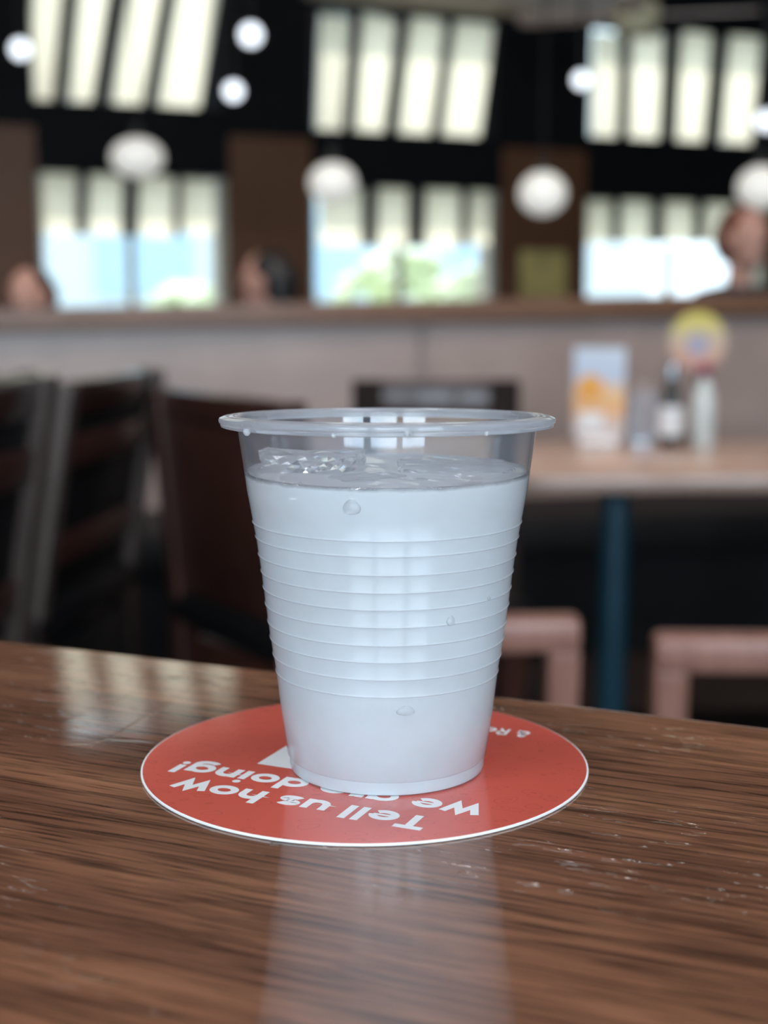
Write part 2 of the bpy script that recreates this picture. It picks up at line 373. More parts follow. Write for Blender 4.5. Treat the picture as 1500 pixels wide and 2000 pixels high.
# ================================================================== FAR TABLE on its post, with things on it
T2Z = .76
def table2():
    e = empty('dining_table', (.93, 3.48, 0), R(3), 'pale brown rectangular dining table on a dark teal post', 'table')
    boxo('table_top', (0, 0, T2Z-.02), (1.30, .70, .04), M['table2'], e, .008)
    bm = bmesh.new(); lathe(bm, [(0, .02), (.036, .02), (.036, T2Z-.05), (.0, T2Z-.05)], 24); link('post', bm, M['teal'], e, True).location = (-.355, .06, 0)
    boxo('foot', (-.355, .06, .012), (.36, .36, .024), M['black_metal'], e, .006)
    boxo('top_bracket', (-.355, .06, T2Z-.048), (.3, .3, .016), M['black_metal'], e)
    bm = bmesh.new(); lathe(bm, [(0, .02), (.036, .02), (.036, T2Z-.05), (.0, T2Z-.05)], 24); link('post', bm, M['teal'], e, True).location = (.40, .06, 0)
    boxo('foot', (.40, .06, .012), (.36, .36, .024), M['black_metal'], e, .006)
table2()
def colour_ramp_mat(name, stops, axis=2, lo=0., hi=1., noise=.25, nscale=12):
    m = mat(name, (.5, .5, .5), .5); nt = m.node_tree; n = nt.nodes
    tc = [x for x in n if x.type == 'TEX_COORD'][0]; rp = [x for x in n if x.type == 'VALTORGB'][0]; nz = [x for x in n if x.type == 'TEX_NOISE'][0]
    nz.inputs['Scale'].default_value = nscale
    sp = n.new('ShaderNodeSeparateXYZ'); nt.links.new(tc.outputs['Object'], sp.inputs[0])
    mr = n.new('ShaderNodeMapRange'); mr.inputs[1].default_value = lo; mr.inputs[2].default_value = hi
    nt.links.new(sp.outputs[axis], mr.inputs[0])
    ad = n.new('ShaderNodeMath'); ad.operation = 'MULTIPLY_ADD'; ad.inputs[1].default_value = noise
    sb = n.new('ShaderNodeMath'); sb.operation = 'SUBTRACT'; sb.inputs[1].default_value = noise*.5
    nt.links.new(nz.outputs['Fac'], ad.inputs[0]); nt.links.new(mr.outputs[0], ad.inputs[2]); nt.links.new(ad.outputs[0], sb.inputs[0])
    nt.links.new(sb.outputs[0], rp.inputs[0])
    cr = rp.color_ramp
    while len(cr.elements) > 1: cr.elements.remove(cr.elements[-1])
    cr.elements[0].position = stops[0][0]; cr.elements[0].color = (*stops[0][1], 1)
    for p, c in stops[1:]:
        q = cr.elements.new(p); q.color = (*c, 1)
    return m
# menu card in a stand
p = on_z(1168, 868, T2Z)
e = empty('menu_card', (p.x, p.y, T2Z), R(-8), 'upright menu card with blue-white top and orange picture on dining table', 'menu')
boxo('stand_base', (0, 0, .008), (.10, .055, .016), M['white_paper'], e, .003)
card = boxo('card', (0, 0, .133), (.132, .006, .236), colour_ramp_mat('menu_print', [(0, (.50, .46, .47)), (.25, (.66, .52, .46)), (.34, (.80, .42, .20)), (.5, (.82, .50, .22)), (.62, (.74, .56, .46)), (.7, (.50, .58, .72)), (1, (.62, .69, .78))], 2, -.0, .25, .2), e)
bm = bmesh.new(); lathe(bm, [(0, 0), (.034, 0), (.034, .002), (0, .002)], 24)
o = link('picture', bm, mat('orange_print', (.85, .36, .06), .5, var=.3, scale=40), card); o.location = (-.024, -.003, .148); o.rotation_euler = (R(90), 0, 0)
boxo('text_block', (-.02, -.0035, .062), (.06, .002, .045), M['white_paper'], card)
def bottle(name, px, py, prof, m, capm, capz, label, lm=None):
    p = on_z(px, py, T2Z); e = empty(name, (p.x, p.y, T2Z), 0, label, 'bottle')
    body = latheo('body', prof, m, e, 28)
    r = prof[-2][0]
    latheo('cap', [(0, capz), (r+.003, capz), (r+.003, capz+.03), (r-.003, capz+.035), (0, capz+.035)], capm, e, 24)
    if lm:
        rb = prof[2][0]; latheo('label', [(rb+.0006, .03), (rb+.0012, .03), (rb+.0012, .105), (rb+.0006, .105)], lm, body, 28, True)
grey_gl = mat('grey_bottle', (.05, .05, .048), .25); whitep = mat('pale_bottle', (.62, .66, .64), .3); maroon = mat('maroon_cap', (.22, .03, .06), .4)
PB = [(0, 0), (.026, 0), (.029, .006), (.029, .115), (.024, .14), (.014, .165), (.013, .18), (0, .18)]
bottle('sauce_bottle', 1308, 872, PB, grey_gl, M['steel'], .178, 'dark sauce bottle with pale label and steel cap on dining table', M['white_paper'])
bottle('sauce_bottle', 1372, 872, PB, whitep, maroon, .178, 'pale sauce bottle with maroon cap on dining table', None)
p = on_z(1250, 866, T2Z)
e = empty('napkin_holder', (p.x, p.y, T2Z), 0, 'grey napkin holder beside the menu card on dining table', 'napkin holder')
boxo('base', (0, 0, .006), (.055, .09, .012), M['steel'], e, .002)
boxo('napkins', (0, 0, .085), (.036, .08, .14), mat('mauve_napkins', (.32, .27, .27), .9), e, .004)
for sx in (-1, 1): boxo('side_plate', (sx*.0225, 0, .07), (.004, .085, .13), M['steel'], e)
# round coloured sign on a wire stand behind the bottles
p = on_z(1356, 858, T2Z)
e = empty('table_sign', (p.x, p.y, T2Z), R(5), 'round yellow and peach sign with blue middle on a thin stand', 'sign')
latheo('base', [(0, 0), (.035, 0), (.03, .01), (0, .012)], M['black_metal'], e, 24)
bm = bmesh.new(); tube(bm, [(0, 0, .01), (0, 0, .2)], .004, 8); link('stem', bm, M['black_metal'], e)
bm = bmesh.new(); lathe(bm, [(0, -.004), (.078, -.004), (.078, .004), (0, .004)], 40)
o = link('disc', bm, colour_ramp_mat('sign_print', [(0, (.62, .30, .27)), (.3, (.66, .40, .30)), (.55, (.60, .47, .36)), (.75, (.66, .55, .20)), (1, (.72, .62, .10))], 1, -.08, .08, .35, 18), e)
o.location = (0, 0, .263); o.rotation_euler = (R(90), 0, 0)
bm = bmesh.new(); lathe(bm, [(0, 0), (.028, 0), (.028, .002), (0, .002)], 24)
o = link('emblem', bm, mat('blue_print', (.40, .38, .50), .5, var=.2), o); o.location = (0, -.008, .0035)

# box stools before that table
def stool(loc, rz, label, seat_m, group='low wooden stools'):
    e = empty('stool', loc, rz, label, 'stool', group)
    boxo('seat', (0, 0, .435), (.42, .42, .05), seat_m, e, .012)
    for sx in (-1, 1):
        boxo('apron', (sx*.175, 0, .375), (.04, .30, .07), M['pink_wood'], e, .003); boxo('apron', (0, sx*.175, .375), (.29, .04, .07), M['pink_wood'], e, .003)
        for sy in (-1, 1): boxo('leg', (sx*.175, sy*.175, .205), (.062, .062, .41), M['pink_wood'], e, .004)
        boxo('stretcher', (sx*.175, 0, .14), (.025, .30, .03), M['pink_wood'], e, .003)
    return e
def frame_chair(px, py, Y, side, width, rz, label):     # seen from behind: open back frame, seat beyond it
    p = at(px, py, Y); top = p.z; hw = width/2
    e = empty('open_back_chair', (p.x - side*hw, Y, 0), rz, label, 'chair', 'rosy open-back chairs')
    for sx in (-1, 1):
        bm = bmesh.new(); bar(bm, (sx*(hw-.0155), .03, .44), (sx*(hw-.0155), .0, top-.03), .031, .034, bev=.004); link('upright', bm, M['pink_wood'], e)
        bm = bmesh.new(); bar(bm, (sx*(hw-.0155), .0, 0), (sx*(hw-.0155), .03, .45), .031, .034, bev=.004); link('leg', bm, M['pink_wood'], e)
        bm = bmesh.new(); bar(bm, (sx*(hw-.0155), .38, 0), (sx*(hw-.0155), .38, .42), .031, .034, bev=.004); link('leg', bm, M['pink_wood'], e)
        bm = bmesh.new(); bar(bm, (sx*(hw-.0155), .02, .2), (sx*(hw-.0155), .38, .2), .02, .026, side=(0, 0, 1)); link('stretcher', bm, M['pink_wood'], e)
    boxo('top_rail', (0, .0, top-.016), (width, .036, .034), M['pink_wood'], e, .006)
    boxo('lower_rail', (0, .02, .56), (width-.06, .02, .03), M['pink_wood'], e, .003)
    boxo('seat', (0, .21, .44), (width, .40, .035), M['seat_dark'], e, .01)
frame_chair(1280, 1243, 1.28, -1, .42, R(-2), 'rosy wooden open-back chair under the sauce bottles, past the teal post')
frame_chair(1132, 1205, 1.36, 1, .29, R(1), 'narrower rosy wooden open-back chair partly behind the cup')

# ================================================================== CHAIRS
def chair(name, loc, rz, label, wm, seat_h=.46, top=1.0, width=.42, slats=3, crest_m=None, panel_m=None, lean=.16, group=None, seat_m=None, bolts=True, pw=.034):
    # faces local -y; back at +y
    e = empty(name, loc, rz, label, 'chair', group); hw = width/2-.02; seat_m = seat_m or M['seat_dark']
    boxo('seat', (0, 0, seat_h-.02), (width, .40, .05), seat_m, e, .012)
    for sx in (-1, 1):
        bm = bmesh.new(); bar(bm, (sx*hw, -.17, 0), (sx*hw, -.17, seat_h-.04), .036, .036, bev=.003); link('leg', bm, wm, e)
        bm = bmesh.new(); bar(bm, (sx*hw, .19, 0), (sx*hw, .18, seat_h), .036, .036, bev=.003); link('leg', bm, wm, e)
        bm = bmesh.new(); bar(bm, (sx*hw, .18, seat_h-.01), (sx*hw, .18+lean, top), pw, .04, bev=.004); up = link('upright', bm, M['post_wood'] if bolts else wm, e)
        bm = bmesh.new(); bar(bm, (sx*hw, -.16, seat_h*.4), (sx*hw, .18, seat_h*.4), .022, .03, side=(0, 0, 1)); link('stretcher', bm, wm, e)
        if bolts:
            for zz in (.25, .6):
                yb = .18+lean*zz; bm = bmesh.new(); lathe(bm, [(0, 0), (.009, 0), (.007, .004), (0, .005)], 14)
                o = link('bolt', bm, M['steel'], up, True); o.location = (sx*(hw+.017), yb, seat_h+(top-seat_h)*zz); o.rotation_euler = (0, sx*R(90), 0)
    bm = bmesh.new(); bar(bm, (-hw, -.17, seat_h*.28), (hw, -.17, seat_h*.28), .03, .022, side=(0, 0, 1)); link('foot_rail', bm, wm, e)
    tilt = math.atan2(lean, top-seat_h); rm = Matrix.Rotation(-tilt, 3, 'X')
    yz = lambda f: (.18+lean*f, seat_h+(top-seat_h)*f)
    y, z = yz(.93); boxo('crest_rail', (0, y, z), (width-.07, .022, (top-seat_h)*.14), crest_m or wm, e, .004, rm)
    if panel_m:
        y, z = yz(.44); boxo('back_panel', (0, y, z), (width-.075, .012 if slats else .025, (top-seat_h)*.84), panel_m, e, .005, rm)
        boxo('rear_apron', (0, .185, seat_h*.52), (width-.075, .02, seat_h*.8), panel_m, e, .004)
    if slats:
        for k in range(slats):
            y, z = yz(.25+.45*k/max(1, slats-1)); boxo('back_slat', (0, y, z), (width-.07, .03, .04), M['red_wood'], e, .003, rm)
    return e
# high chair seen edge-on; local -y (its front) points to world -x
q = at(215, 735, 2.0)
chair('bar_chair', (q.x-.235, 2.05, 0), R(-98), 'dark ladder-back bar chair turned sideways, beside the booth bench', M['dark_wood'], .74, q.z, .42, 2, None, M['seat_dark'], .055)
# broad panelled chair whose back recedes behind the cup
a = at(318, 766, 2.16); b = at(592, 808, 1.84); mid = (a+b)/2
ang = math.atan2(b.y-a.y, b.x-a.x)
chair('bar_chair', (mid.x-.20*math.sin(ang), mid.y+.20*math.cos(ang), 0), ang+math.pi, 'red-brown bar chair with solid panel back, standing behind the cup', M['red_wood'], .70, (a.z+b.z)/2+.01, (b-a).length, 0, None, M['red_wood'], .03, bolts=False)
# black padded chair and another ladder-back at the frame's edge
a = at(62, 824, 2.95)
chair('bar_chair', (a.x-.02, 2.67, 0), R(8), 'black padded-back bar chair behind the sideways ladder-back chair', M['dark_wood'], .68, a.z, .44, 0, M['seat_dark'], M['seat_dark'], .10, bolts=False)
q = at(-10, 735, 1.5)
chair('bar_chair', (q.x-.235, 1.42, 0), R(-100), 'dark ladder-back bar chair nearest the wooden table corner', M['dark_wood'], .74, q.z, .42, 2, None, M['seat_dark'], .055)
# dining chair at the pale table, seen over the cup's rim
a = at(832, 742, 2.93)
chair('dining_chair', (a.x+.02, 2.70, 0), 0, 'dining chair with dark posts and tan back panel before the booth bench', M['matte_dark'], .46, a.z, .32, 0, M['red_wood'], M['tan_wood'], .05, bolts=False, pw=.06)

# ================================================================== PEOPLE behind the partition
def caps(bm, a, b, ra, rb, n=7):
    a = Vector(a); b = Vector(b)
    for k in range(n):
        f = k/(n-1); bmesh.ops.create_icosphere(bm, subdivisions=2, radius=ra+(rb-ra)*f, matrix=Matrix.Translation(a.lerp(b, f)))
def blob(bm, c, s, rot=None):
    bmesh.ops.create_icosphere(bm, subdivisions=3, radius=1, matrix=Matrix.Translation(Vector(c)) @ (rot.to_4x4() if rot else Matrix()) @ Matrix.Diagonal((*s, 1)))
def fused(name, bm, m, parent, vox=.012, sm=4):
    o = link(name, bm, m, parent)
    md = o.modifiers.new('remesh', 'REMESH'); md.mode = 'VOXEL'; md.voxel_size = vox
    ms = o.modifiers.new('smooth', 'SMOOTH'); ms.iterations = sm; ms.factor = .5
    dg = bpy.context.evaluated_depsgraph_get(); me = bpy.data.meshes.new_from_object(o.evaluated_get(dg)); o.modifiers.clear(); o.data = me
    for p in me.polygons: p.use_smooth = True
    return o
def person(loc, rz, seat, top, label, shirt, hairm, long_hair=False):
    # seated, facing local -y; local origin on the floor under the hips
    e = empty('person', loc, rz, label, 'person'); k = (top-seat)/.88; z = lambda v: seat + v*k
    bm = bmesh.new(); H = z(.77)        # head centre height
    blob(bm, (0, -.015, H+.01), (.074*k, .092*k, .11*k)); blob(bm, (0, -.045, H-.06*k), (.05*k, .055*k, .055*k))
    caps(bm, (0, -.098*k, H+.015), (0, -.112*k, H-.012), .009, .015, 4)                      # nose
    blob(bm, (0, -.088*k, H-.052*k), (.022, .01, .007)); blob(bm, (0, -.086*k, H-.066*k), (.02, .01, .008))   # lips
    for s in (-1, 1):
        blob(bm, (s*.076*k, .0, H), (.010, .02, .032)); blob(bm, (s*.03*k, -.092*k, H+.014), (.014, .008, .008))
    caps(bm, (0, .012, H-.06), (0, .02, z(.57)), .052, .06, 6)
    caps(bm, (0, .02, z(.5)), (0, .0, seat+.135), .12, .128, 8)
    for s in (-1, 1):
        sh = (s*.175, .02, z(.53)); el = (s*.22, -.03, z(.26)); wr = (s*.13, -.27, z(.22))
        caps(bm, (s*.06, .02, z(.55)), sh, .06, .055, 4); caps(bm, sh, el, .05, .041); caps(bm, el, wr, .04, .027)
        caps(bm, wr, (s*.11, -.34, z(.21)), .03, .026, 4)
        for f, (dx, L) in enumerate(((-.028, .06), (-.010, .072), (.009, .068), (.027, .052))):
            p0 = Vector((s*.105+dx, -.355, z(.21))); p1 = p0 + Vector((0, -L*.55, .004)); p2 = p1 + Vector((0, -L*.4, -.016))
            caps(bm, p0, p1, .0095, .009, 5); caps(bm, p1, p2, .009, .0075, 4)
        t0 = Vector((s*.08, -.30, z(.205))); caps(bm, t0, t0 + Vector((-s*.03, -.045, -.004)), .012, .009, 6)
        kn = (s*.12, -.44, seat+.05); caps(bm, (s*.09, 0, seat+.10), kn, .08, .06); caps(bm, kn, (s*.12, -.42, .1), .055, .038); caps(bm, (s*.12, -.40, .055), (s*.13, -.56, .04), .042, .034, 6)
    fused('body', bm, M['skin'], e, .008, 3)
    bm = bmesh.new()                                                                            # shirt
    caps(bm, (0, .02, z(.5)), (0, .0, seat+.155), .132, .142, 8); 
    for s in (-1, 1):
        sh = (s*.175, .02, z(.53)); el = (s*.22, -.03, z(.26)); wr = (s*.15, -.22, z(.225))
        caps(bm, (s*.05, .02, z(.545)), sh, .072, .066, 5); caps(bm, sh, el, .062, .053); caps(bm, el, wr, .051, .042)
    fused('shirt', bm, shirt, e, .012, 4)
    bm = bmesh.new()
    for s in (-1, 1):
        kn = (s*.12, -.44, seat+.05); caps(bm, (s*.08, 0, seat+.10), kn, .092, .07); caps(bm, kn, (s*.12, -.42, .12), .066, .05)
    caps(bm, (0, 0, seat+.148), (0, -.05, seat+.135), .14, .125, 3)
    fused('trousers', bm, M['jeans'], e, .012, 3)
    bm = bmesh.new()                                                                            # hair: cap over crown and back
    blob(bm, (0, .018, H+.038*k), (.083*k, .092*k, .092*k)); blob(bm, (0, .055, H+.0), (.084*k, .085*k, .10*k))
    if long_hair:
        blob(bm, (0, .07, H-.10), (.085, .05, .14))
    fused('hair', bm, hairm, e, .01, 3)
    bm = bmesh.new()
    for s in (-1, 1): blob(bm, (s*.03*k, -.098*k, H+.014), (.008, .004, .005))
    link('eyes', bm, M['hair_black'], e, True)
    return e
PP = [((520, 498), 5.75, R(-105), .45, 'person with black hair and taupe top seated beyond the booth bench, turned sideways', M['cl_grey'], M['hair_black'], True),
      ((58, 528), 5.55, R(-20), .42, 'person with black hair and pink top seated beyond the booth bench', M['cl_pink'], M['hair_black'], False),
      ((1455, 408), 6.0, R(25), .52, 'person with auburn hair and navy top seated beyond the far end of the booth', M['cl_navy'], M['hair_red'], False)]
for (px, py), Y, rz, seat, lab, sh, hm, lh in PP:
    t = at(px, py, Y); person((t.x, t.y, 0), rz, seat, t.z, lab, sh, hm, lh)
    who = lab.split(' with ')[1].split(' hair')[0]
    s = stool((t.x, t.y, 0), rz, 'wooden stool under the person with %s hair%s' % (who, ' and pink top' if 'pink' in lab else ' and taupe top' if 'taupe' in lab else ''), M['stool_seat'], 'stools beyond the booth')
    s.scale = (1, 1, (seat+.0)/.46)

# ================================================================== LAMPS, FAN, PICTURE
glow = mat('globe_glow', (.8, .8, .76), .4, emit=(1., .97, .90), es=.25)
lens = mat('spot_lens_glow', (.8, .8, .8), .3, emit=(.86, .92, 1.), es=1.15)
def globe(px, py, Y, rx, rz_, label):
    c = at(px, py, Y); e = empty('pendant_globe', (c.x, c.y, ZC), 0, label, 'pendant lamp', 'white globe pendants')
    latheo('canopy', [(0, 0), (.06, 0), (.055, -.03), (.01, -.04), (0, -.04)], M['black_metal'], e, 24)
    bm = bmesh.new(); tube(bm, [(0, 0, -.03), (0, 0, c.z-ZC+rz_)], .004, 8); link('cord', bm, M['black_metal'], e)
    latheo('holder', [(0, c.z-ZC+rz_+.05), (.02, c.z-ZC+rz_+.05), (.03, c.z-ZC+rz_-.004), (0, c.z-ZC+rz_-.004)], M['black_metal'], e, 20)
    bm = bmesh.new(); blob(bm, (0, 0, c.z-ZC), (rx, rx, rz_)); link('globe', bm, glow, e, True)
globe(268, 308, 6.4, .115, .085, 'oval white globe pendant before the window with slanted slats')
globe(650, 357, 6.2, .10, .085, 'oval white globe pendant overlapping the middle window edge')
globe(1060, 378, 6.2, .10, .092, 'round white globe pendant before the brown pier, over the yellow poster')
globe(1486, 366, 6.2, .10, .09, 'round white globe pendant over the person with auburn hair')
def spot(px, py, Y, r, label):
    c = at(px, py, Y); e = empty('spotlight', (c.x, c.y, ZC), 0, label, 'spotlight', 'black ceiling spotlights')
    bm = bmesh.new(); tube(bm, [(0, 0, 0), (0, 0, c.z-ZC+r)], .008, 8); link('stem', bm, M['black_metal'], e)
    d = (Vector((0, 0, CZ)) - c).normalized(); q = d.to_track_quat('Z', 'Y')
    h = latheo('housing', [(0, -.12), (r*.8, -.12), (r*1.12, -.02), (r*1.15, .03), (r*1.05, .03), (r*1.02, .0), (0, .0)], M['black_metal'], e, 28)
    h.location = (0, 0, c.z-ZC); h.rotation_euler = q.to_euler()
    l = latheo('lens', [(0, .004), (r*.98, .004), (r*.9, .012), (0, .016)], lens, h, 24)
for k, (px, py, r, lab) in enumerate(((40, 96, .042, 'spotlight with glowing lens by the wall end of the tall slatted window'), (490, 68, .047, 'larger spotlight with glowing lens on the black wall, above its neighbour'),
                         (456, 178, .040, 'lower spotlight with glowing lens next to the tall slanted slats'), (1136, 156, .036, 'small spotlight with glowing lens under the fan blade'),
                         (1496, 236, .045, 'spotlight with glowing lens beside the globe over the auburn-haired person'))):
    spot(px, py, 6.6, r, lab)
def fan():
    h = at(1244, 30, 7.0); e = empty('ceiling_fan', (h.x, h.y, ZC), 0, 'ceiling fan with rosy brown blades and tan hub', 'ceiling fan')
    latheo('canopy', [(0, 0), (.08, 0), (.07, -.05), (.02, -.07), (0, -.07)], M['tan_wood'], e, 24)
    bm = bmesh.new(); tube(bm, [(0, 0, -.05), (0, 0, h.z-ZC+.08)], .014, 12); link('rod', bm, M['tan_wood'], e)
    latheo('hub', [(0, .09), (.06, .09), (.10, .05), (.11, 0), (.09, -.06), (.05, -.09), (0, -.10)], mat('tan_hub', (.85, .72, .46), .4), e, 28, c=(0, 0, h.z-ZC))
    bmat = mat('rosy_blade', (.80, .60, .52), .5)
    for k in range(4):
        bm = bmesh.new(); pts = [(.10, -.04), (.18, -.055), (.52, -.075), (.56, -.05), (.56, .05), (.52, .075), (.18, .055), (.10, .04)]
        lo_ = [bm.verts.new((x, y, -.005+.18*y)) for x, y in pts]; hi = [bm.verts.new((x, y, .005+.18*y)) for x, y in pts]
        for j in range(8): bm.faces.new((lo_[j], lo_[(j+1) % 8], hi[(j+1) % 8], hi[j]))
        bm.faces.new(lo_[::-1]); bm.faces.new(hi); bmesh.ops.recalc_face_normals(bm, faces=bm.faces)
        o = link('blade', bm, bmat, e); o.location = (0, 0, h.z-ZC); o.rotation_euler = (0, R(0), R(-12+90*k))
fan()
# yellow poster on the brown pier
s0, z0 = wp(1008, 588, -.02); s1, z1 = wp(1114, 484, -.02)
e = empty('framed_poster', WO + WU*((s0+s1)/2) - WT*.014 + Vector((0, 0, z0)), WA, 'olive yellow framed poster on the brown pier under a globe', 'poster')
hgt = z1-z0; wid = s1-s0
boxo('print', (0, .002, hgt/2), (wid-.03, .012, hgt-.03), mat('olive_print', (.70, .53, .19), .5, var=.3, scale=6), e)
for sx in (-1, 1):
    boxo('frame_side', (sx*(wid/2-.01), 0, hgt/2), (.02, .026, hgt), M['cap_wood'], e); boxo('frame_rail', (0, 0, hgt/2+sx*(hgt/2-.01)), (wid, .026, .02), M['cap_wood'], e)
for k, (px_, py_) in enumerate(FILL_PANELS):
    e = empty('fill_panel', (px_, py_, ZC), 0, 'added unseen square white light panel above the bar table', 'ceiling light', 'added light panels above the bar table')
    for sx in (-1, 1):
        boxo('frame', (sx*.295, 0, -.01), (.02, .61, .02), M['white_paper'], e); boxo('frame', (0, sx*.295, -.01), (.57, .02, .02), M['white_paper'], e)
    boxo('diffuser', (0, 0, -.008), (.57, .57, .006), mat('fill_panel_diffuser', (.8, .8, .8), .5, emit=(.95, .97, 1), es=3.), e)
# lamps added unseen above the frame to brighten the booth back
for k in range(4):
    x = -1.6 + k*1.15; e = empty('fill_lamp', (x, 3.55, ZC), 0, 'added unseen downlight above the booth tables', 'fill_lamp', 'added lamps over the booth')
    latheo('trim_ring', [(.07, 0), (.085, 0), (.085, -.006), (.07, -.006)], M['soffit'], e, 28, True)
    latheo('lens', [(0, -.002), (.07, -.002), (.07, -.004), (0, -.004)], mat('fill_lamp_lens', (.8, .8, .8), .4, emit=(1, .9, .8), es=6.), e, 28)
    ld = bpy.data.lights.new('fill_lamp_spot', 'SPOT'); ld.energy = 75; ld.color = (1, .88, .78); ld.spot_size = R(100); ld.spot_blend = .6; ld.shadow_soft_size = .07
    lo = bpy.data.objects.new('fill_lamp_spot', ld); COL.objects.link(lo); lo.parent = e; lo.location = (0, 0, -.02); lo.rotation_euler = (R(16), 0, 0)

# ================================================================== NEAR TABLE
EA = math.atan2(.3396-.4297, .0939+.1177)             # direction of its far edge
def wood_top():
    m = bpy.data.materials.new('dark_oak_table_top'); m.use_nodes = True; nt = m.node_tree; n = nt.nodes; L = nt.links
    b = n['Principled BSDF']
    tc = n.new('ShaderNodeTexCoord')
    def mapping(s, loc=(0, 0, 0), rz=0):
        mp = n.new('ShaderNodeMapping'); mp.inputs['Scale'].default_value = s; mp.inputs['Location'].default_value = loc; mp.inputs['Rotation'].default_value = (0, 0, rz)
        L.new(tc.outputs['Object'], mp.inputs[0]); return mp
    def noise(mp, sc, det=6, ro=.6, dist=0.):
        z = n.new('ShaderNodeTexNoise'); z.inputs['Scale'].default_value = sc; z.inputs['Detail'].default_value = det; z.inputs['Roughness'].default_value = ro; z.inputs['Distortion'].default_value = dist
        L.new(mp.outputs[0], z.inputs['Vector']); return z
    def ramp(src, stops):
        r = n.new('ShaderNodeValToRGB'); cr = r.color_ramp; cr.elements[0].position = stops[0][0]; cr.elements[0].color = (*stops[0][1], 1)
        cr.elements[1].position = stops[-1][0]; cr.elements[1].color = (*stops[-1][1], 1)
        for p, c in stops[1:-1]: q = cr.elements.new(p); q.color = (*c, 1)
        L.new(src, r.inputs[0]); return r
    def math_(op, a, bb):
        x = n.new('ShaderNodeMath'); x.operation = op
        for i, v in enumerate((a, bb)):
            if isinstance(v, (int, float)): x.inputs[i].default_value = v
            else: L.new(v, x.inputs[i])
        return x.outputs[0]
    # broad figure along local x, streaky grain, fine pores
    broad = noise(mapping((4, 16, 1)), 2.2, 3, .5, .6)
    grain = noise(mapping((9, 230, 1), (3, 1, 0)), 2.6, 6, .62, .7)
    pores = noise(mapping((30, 620, 1), (5, 2, 0)), 1.6, 3, .5)
    cb = ramp(broad.outputs['Fac'], [(.32, (.145, .060, .034)), (.5, (.215, .094, .052)), (.68, (.295, .137, .076))])
    cg = ramp(grain.outputs['Fac'], [(.36, (.34, .31, .29)), (.48, (.85, .83, .80)), (.66, (1.2, 1.17, 1.13))])
    mx = n.new('ShaderNodeMix'); mx.data_type = 'RGBA'; mx.blend_type = 'MULTIPLY'; mx.inputs[0].default_value = 1
    L.new(cb.outputs[0], mx.inputs[6]); L.new(cg.outputs[0], mx.inputs[7])
    cp = ramp(pores.outputs['Fac'], [(.36, (.35, .33, .3)), (.46, (1, 1, 1))])
    mx2 = n.new('ShaderNodeMix'); mx2.data_type = 'RGBA'; mx2.blend_type = 'MULTIPLY'; mx2.inputs[0].default_value = .8
    L.new(mx.outputs[2], mx2.inputs[6]); L.new(cp.outputs[0], mx2.inputs[7])
    L.new(mx2.outputs[2], b.inputs['Base Color'])
    b.inputs['Roughness'].default_value = .5; b.inputs['Specular IOR Level'].default_value = .12
    b.inputs['Coat Weight'].default_value = 1.; b.inputs['Coat IOR'].default_value = 1.72
    # coat: smooth varnish with smears
    sm = noise(mapping((7, 11, 1), (1, 7, 0)), 3., 4, .6)
    rr = ramp(sm.outputs['Fac'], [(.35, (.04,)*3), (.65, (.085,)*3)]); L.new(rr.outputs[0], b.inputs['Coat Roughness'])
    # relief: grain, gentle waves, dents and nicks
    wav = noise(mapping((5, 16, 1), (2, 3, 0)), 2.5, 2, .5)
    nick = noise(mapping((85, 330, 1), (9, 4, 0)), 1.5, 2, .5); nk = ramp(nick.outputs['Fac'], [(.625, (0,)*3), (.67, (1,)*3)])
    area = noise(mapping((6, 9, 1), (4.3, 8, 0)), 2., 2, .5); ar = ramp(area.outputs['Fac'], [(.43, (0,)*3), (.56, (1,)*3)])
    nkm = math_('MULTIPLY', nk.outputs[0], ar.outputs[0])
    vor = n.new('ShaderNodeTexVoronoi'); vor.feature = 'DISTANCE_TO_EDGE'; vor.inputs['Scale'].default_value = 1.; L.new(mapping((26, 9, 1), (0, 0, 0), .9).outputs[0], vor.inputs['Vector'])
    hair = ramp(vor.outputs['Distance'], [(.0, (1,)*3), (.006, (0,)*3)])
    h1 = math_('MULTIPLY', grain.outputs['Fac'], .22); h2 = math_('MULTIPLY', wav.outputs['Fac'], .35)
    h3 = math_('MULTIPLY', nkm, -.32); h4 = math_('MULTIPLY', hair.outputs[0], -.025); h5 = math_('MULTIPLY', cp.outputs[0], .035)
    hs = math_('ADD', math_('ADD', math_('ADD', h1, h2), math_('ADD', h3, h4)), h5)
    bp = n.new('ShaderNodeBump'); bp.inputs['Strength'].default_value = .6; bp.inputs['Distance'].default_value = .0006
    L.new(hs, bp.inputs['Height']); L.new(bp.outputs[0], b.inputs['Normal'])
    hc = math_('ADD', math_('ADD', math_('MULTIPLY', grain.outputs['Fac'], .014), math_('MULTIPLY', wav.outputs['Fac'], .09)), math_('ADD', h3, h4))
    bc = n.new('ShaderNodeBump'); bc.inputs['Strength'].default_value = .6; bc.inputs['Distance'].default_value = .0006
    L.new(hc, bc.inputs['Height']); L.new(bc.outputs[0], b.inputs['Coat Normal'])
    return m
M['top'] = wood_top()
tb = empty('bar_table', (0, .3795, 0), EA, 'high bar table with worn dark oak top carrying the cup', 'table')
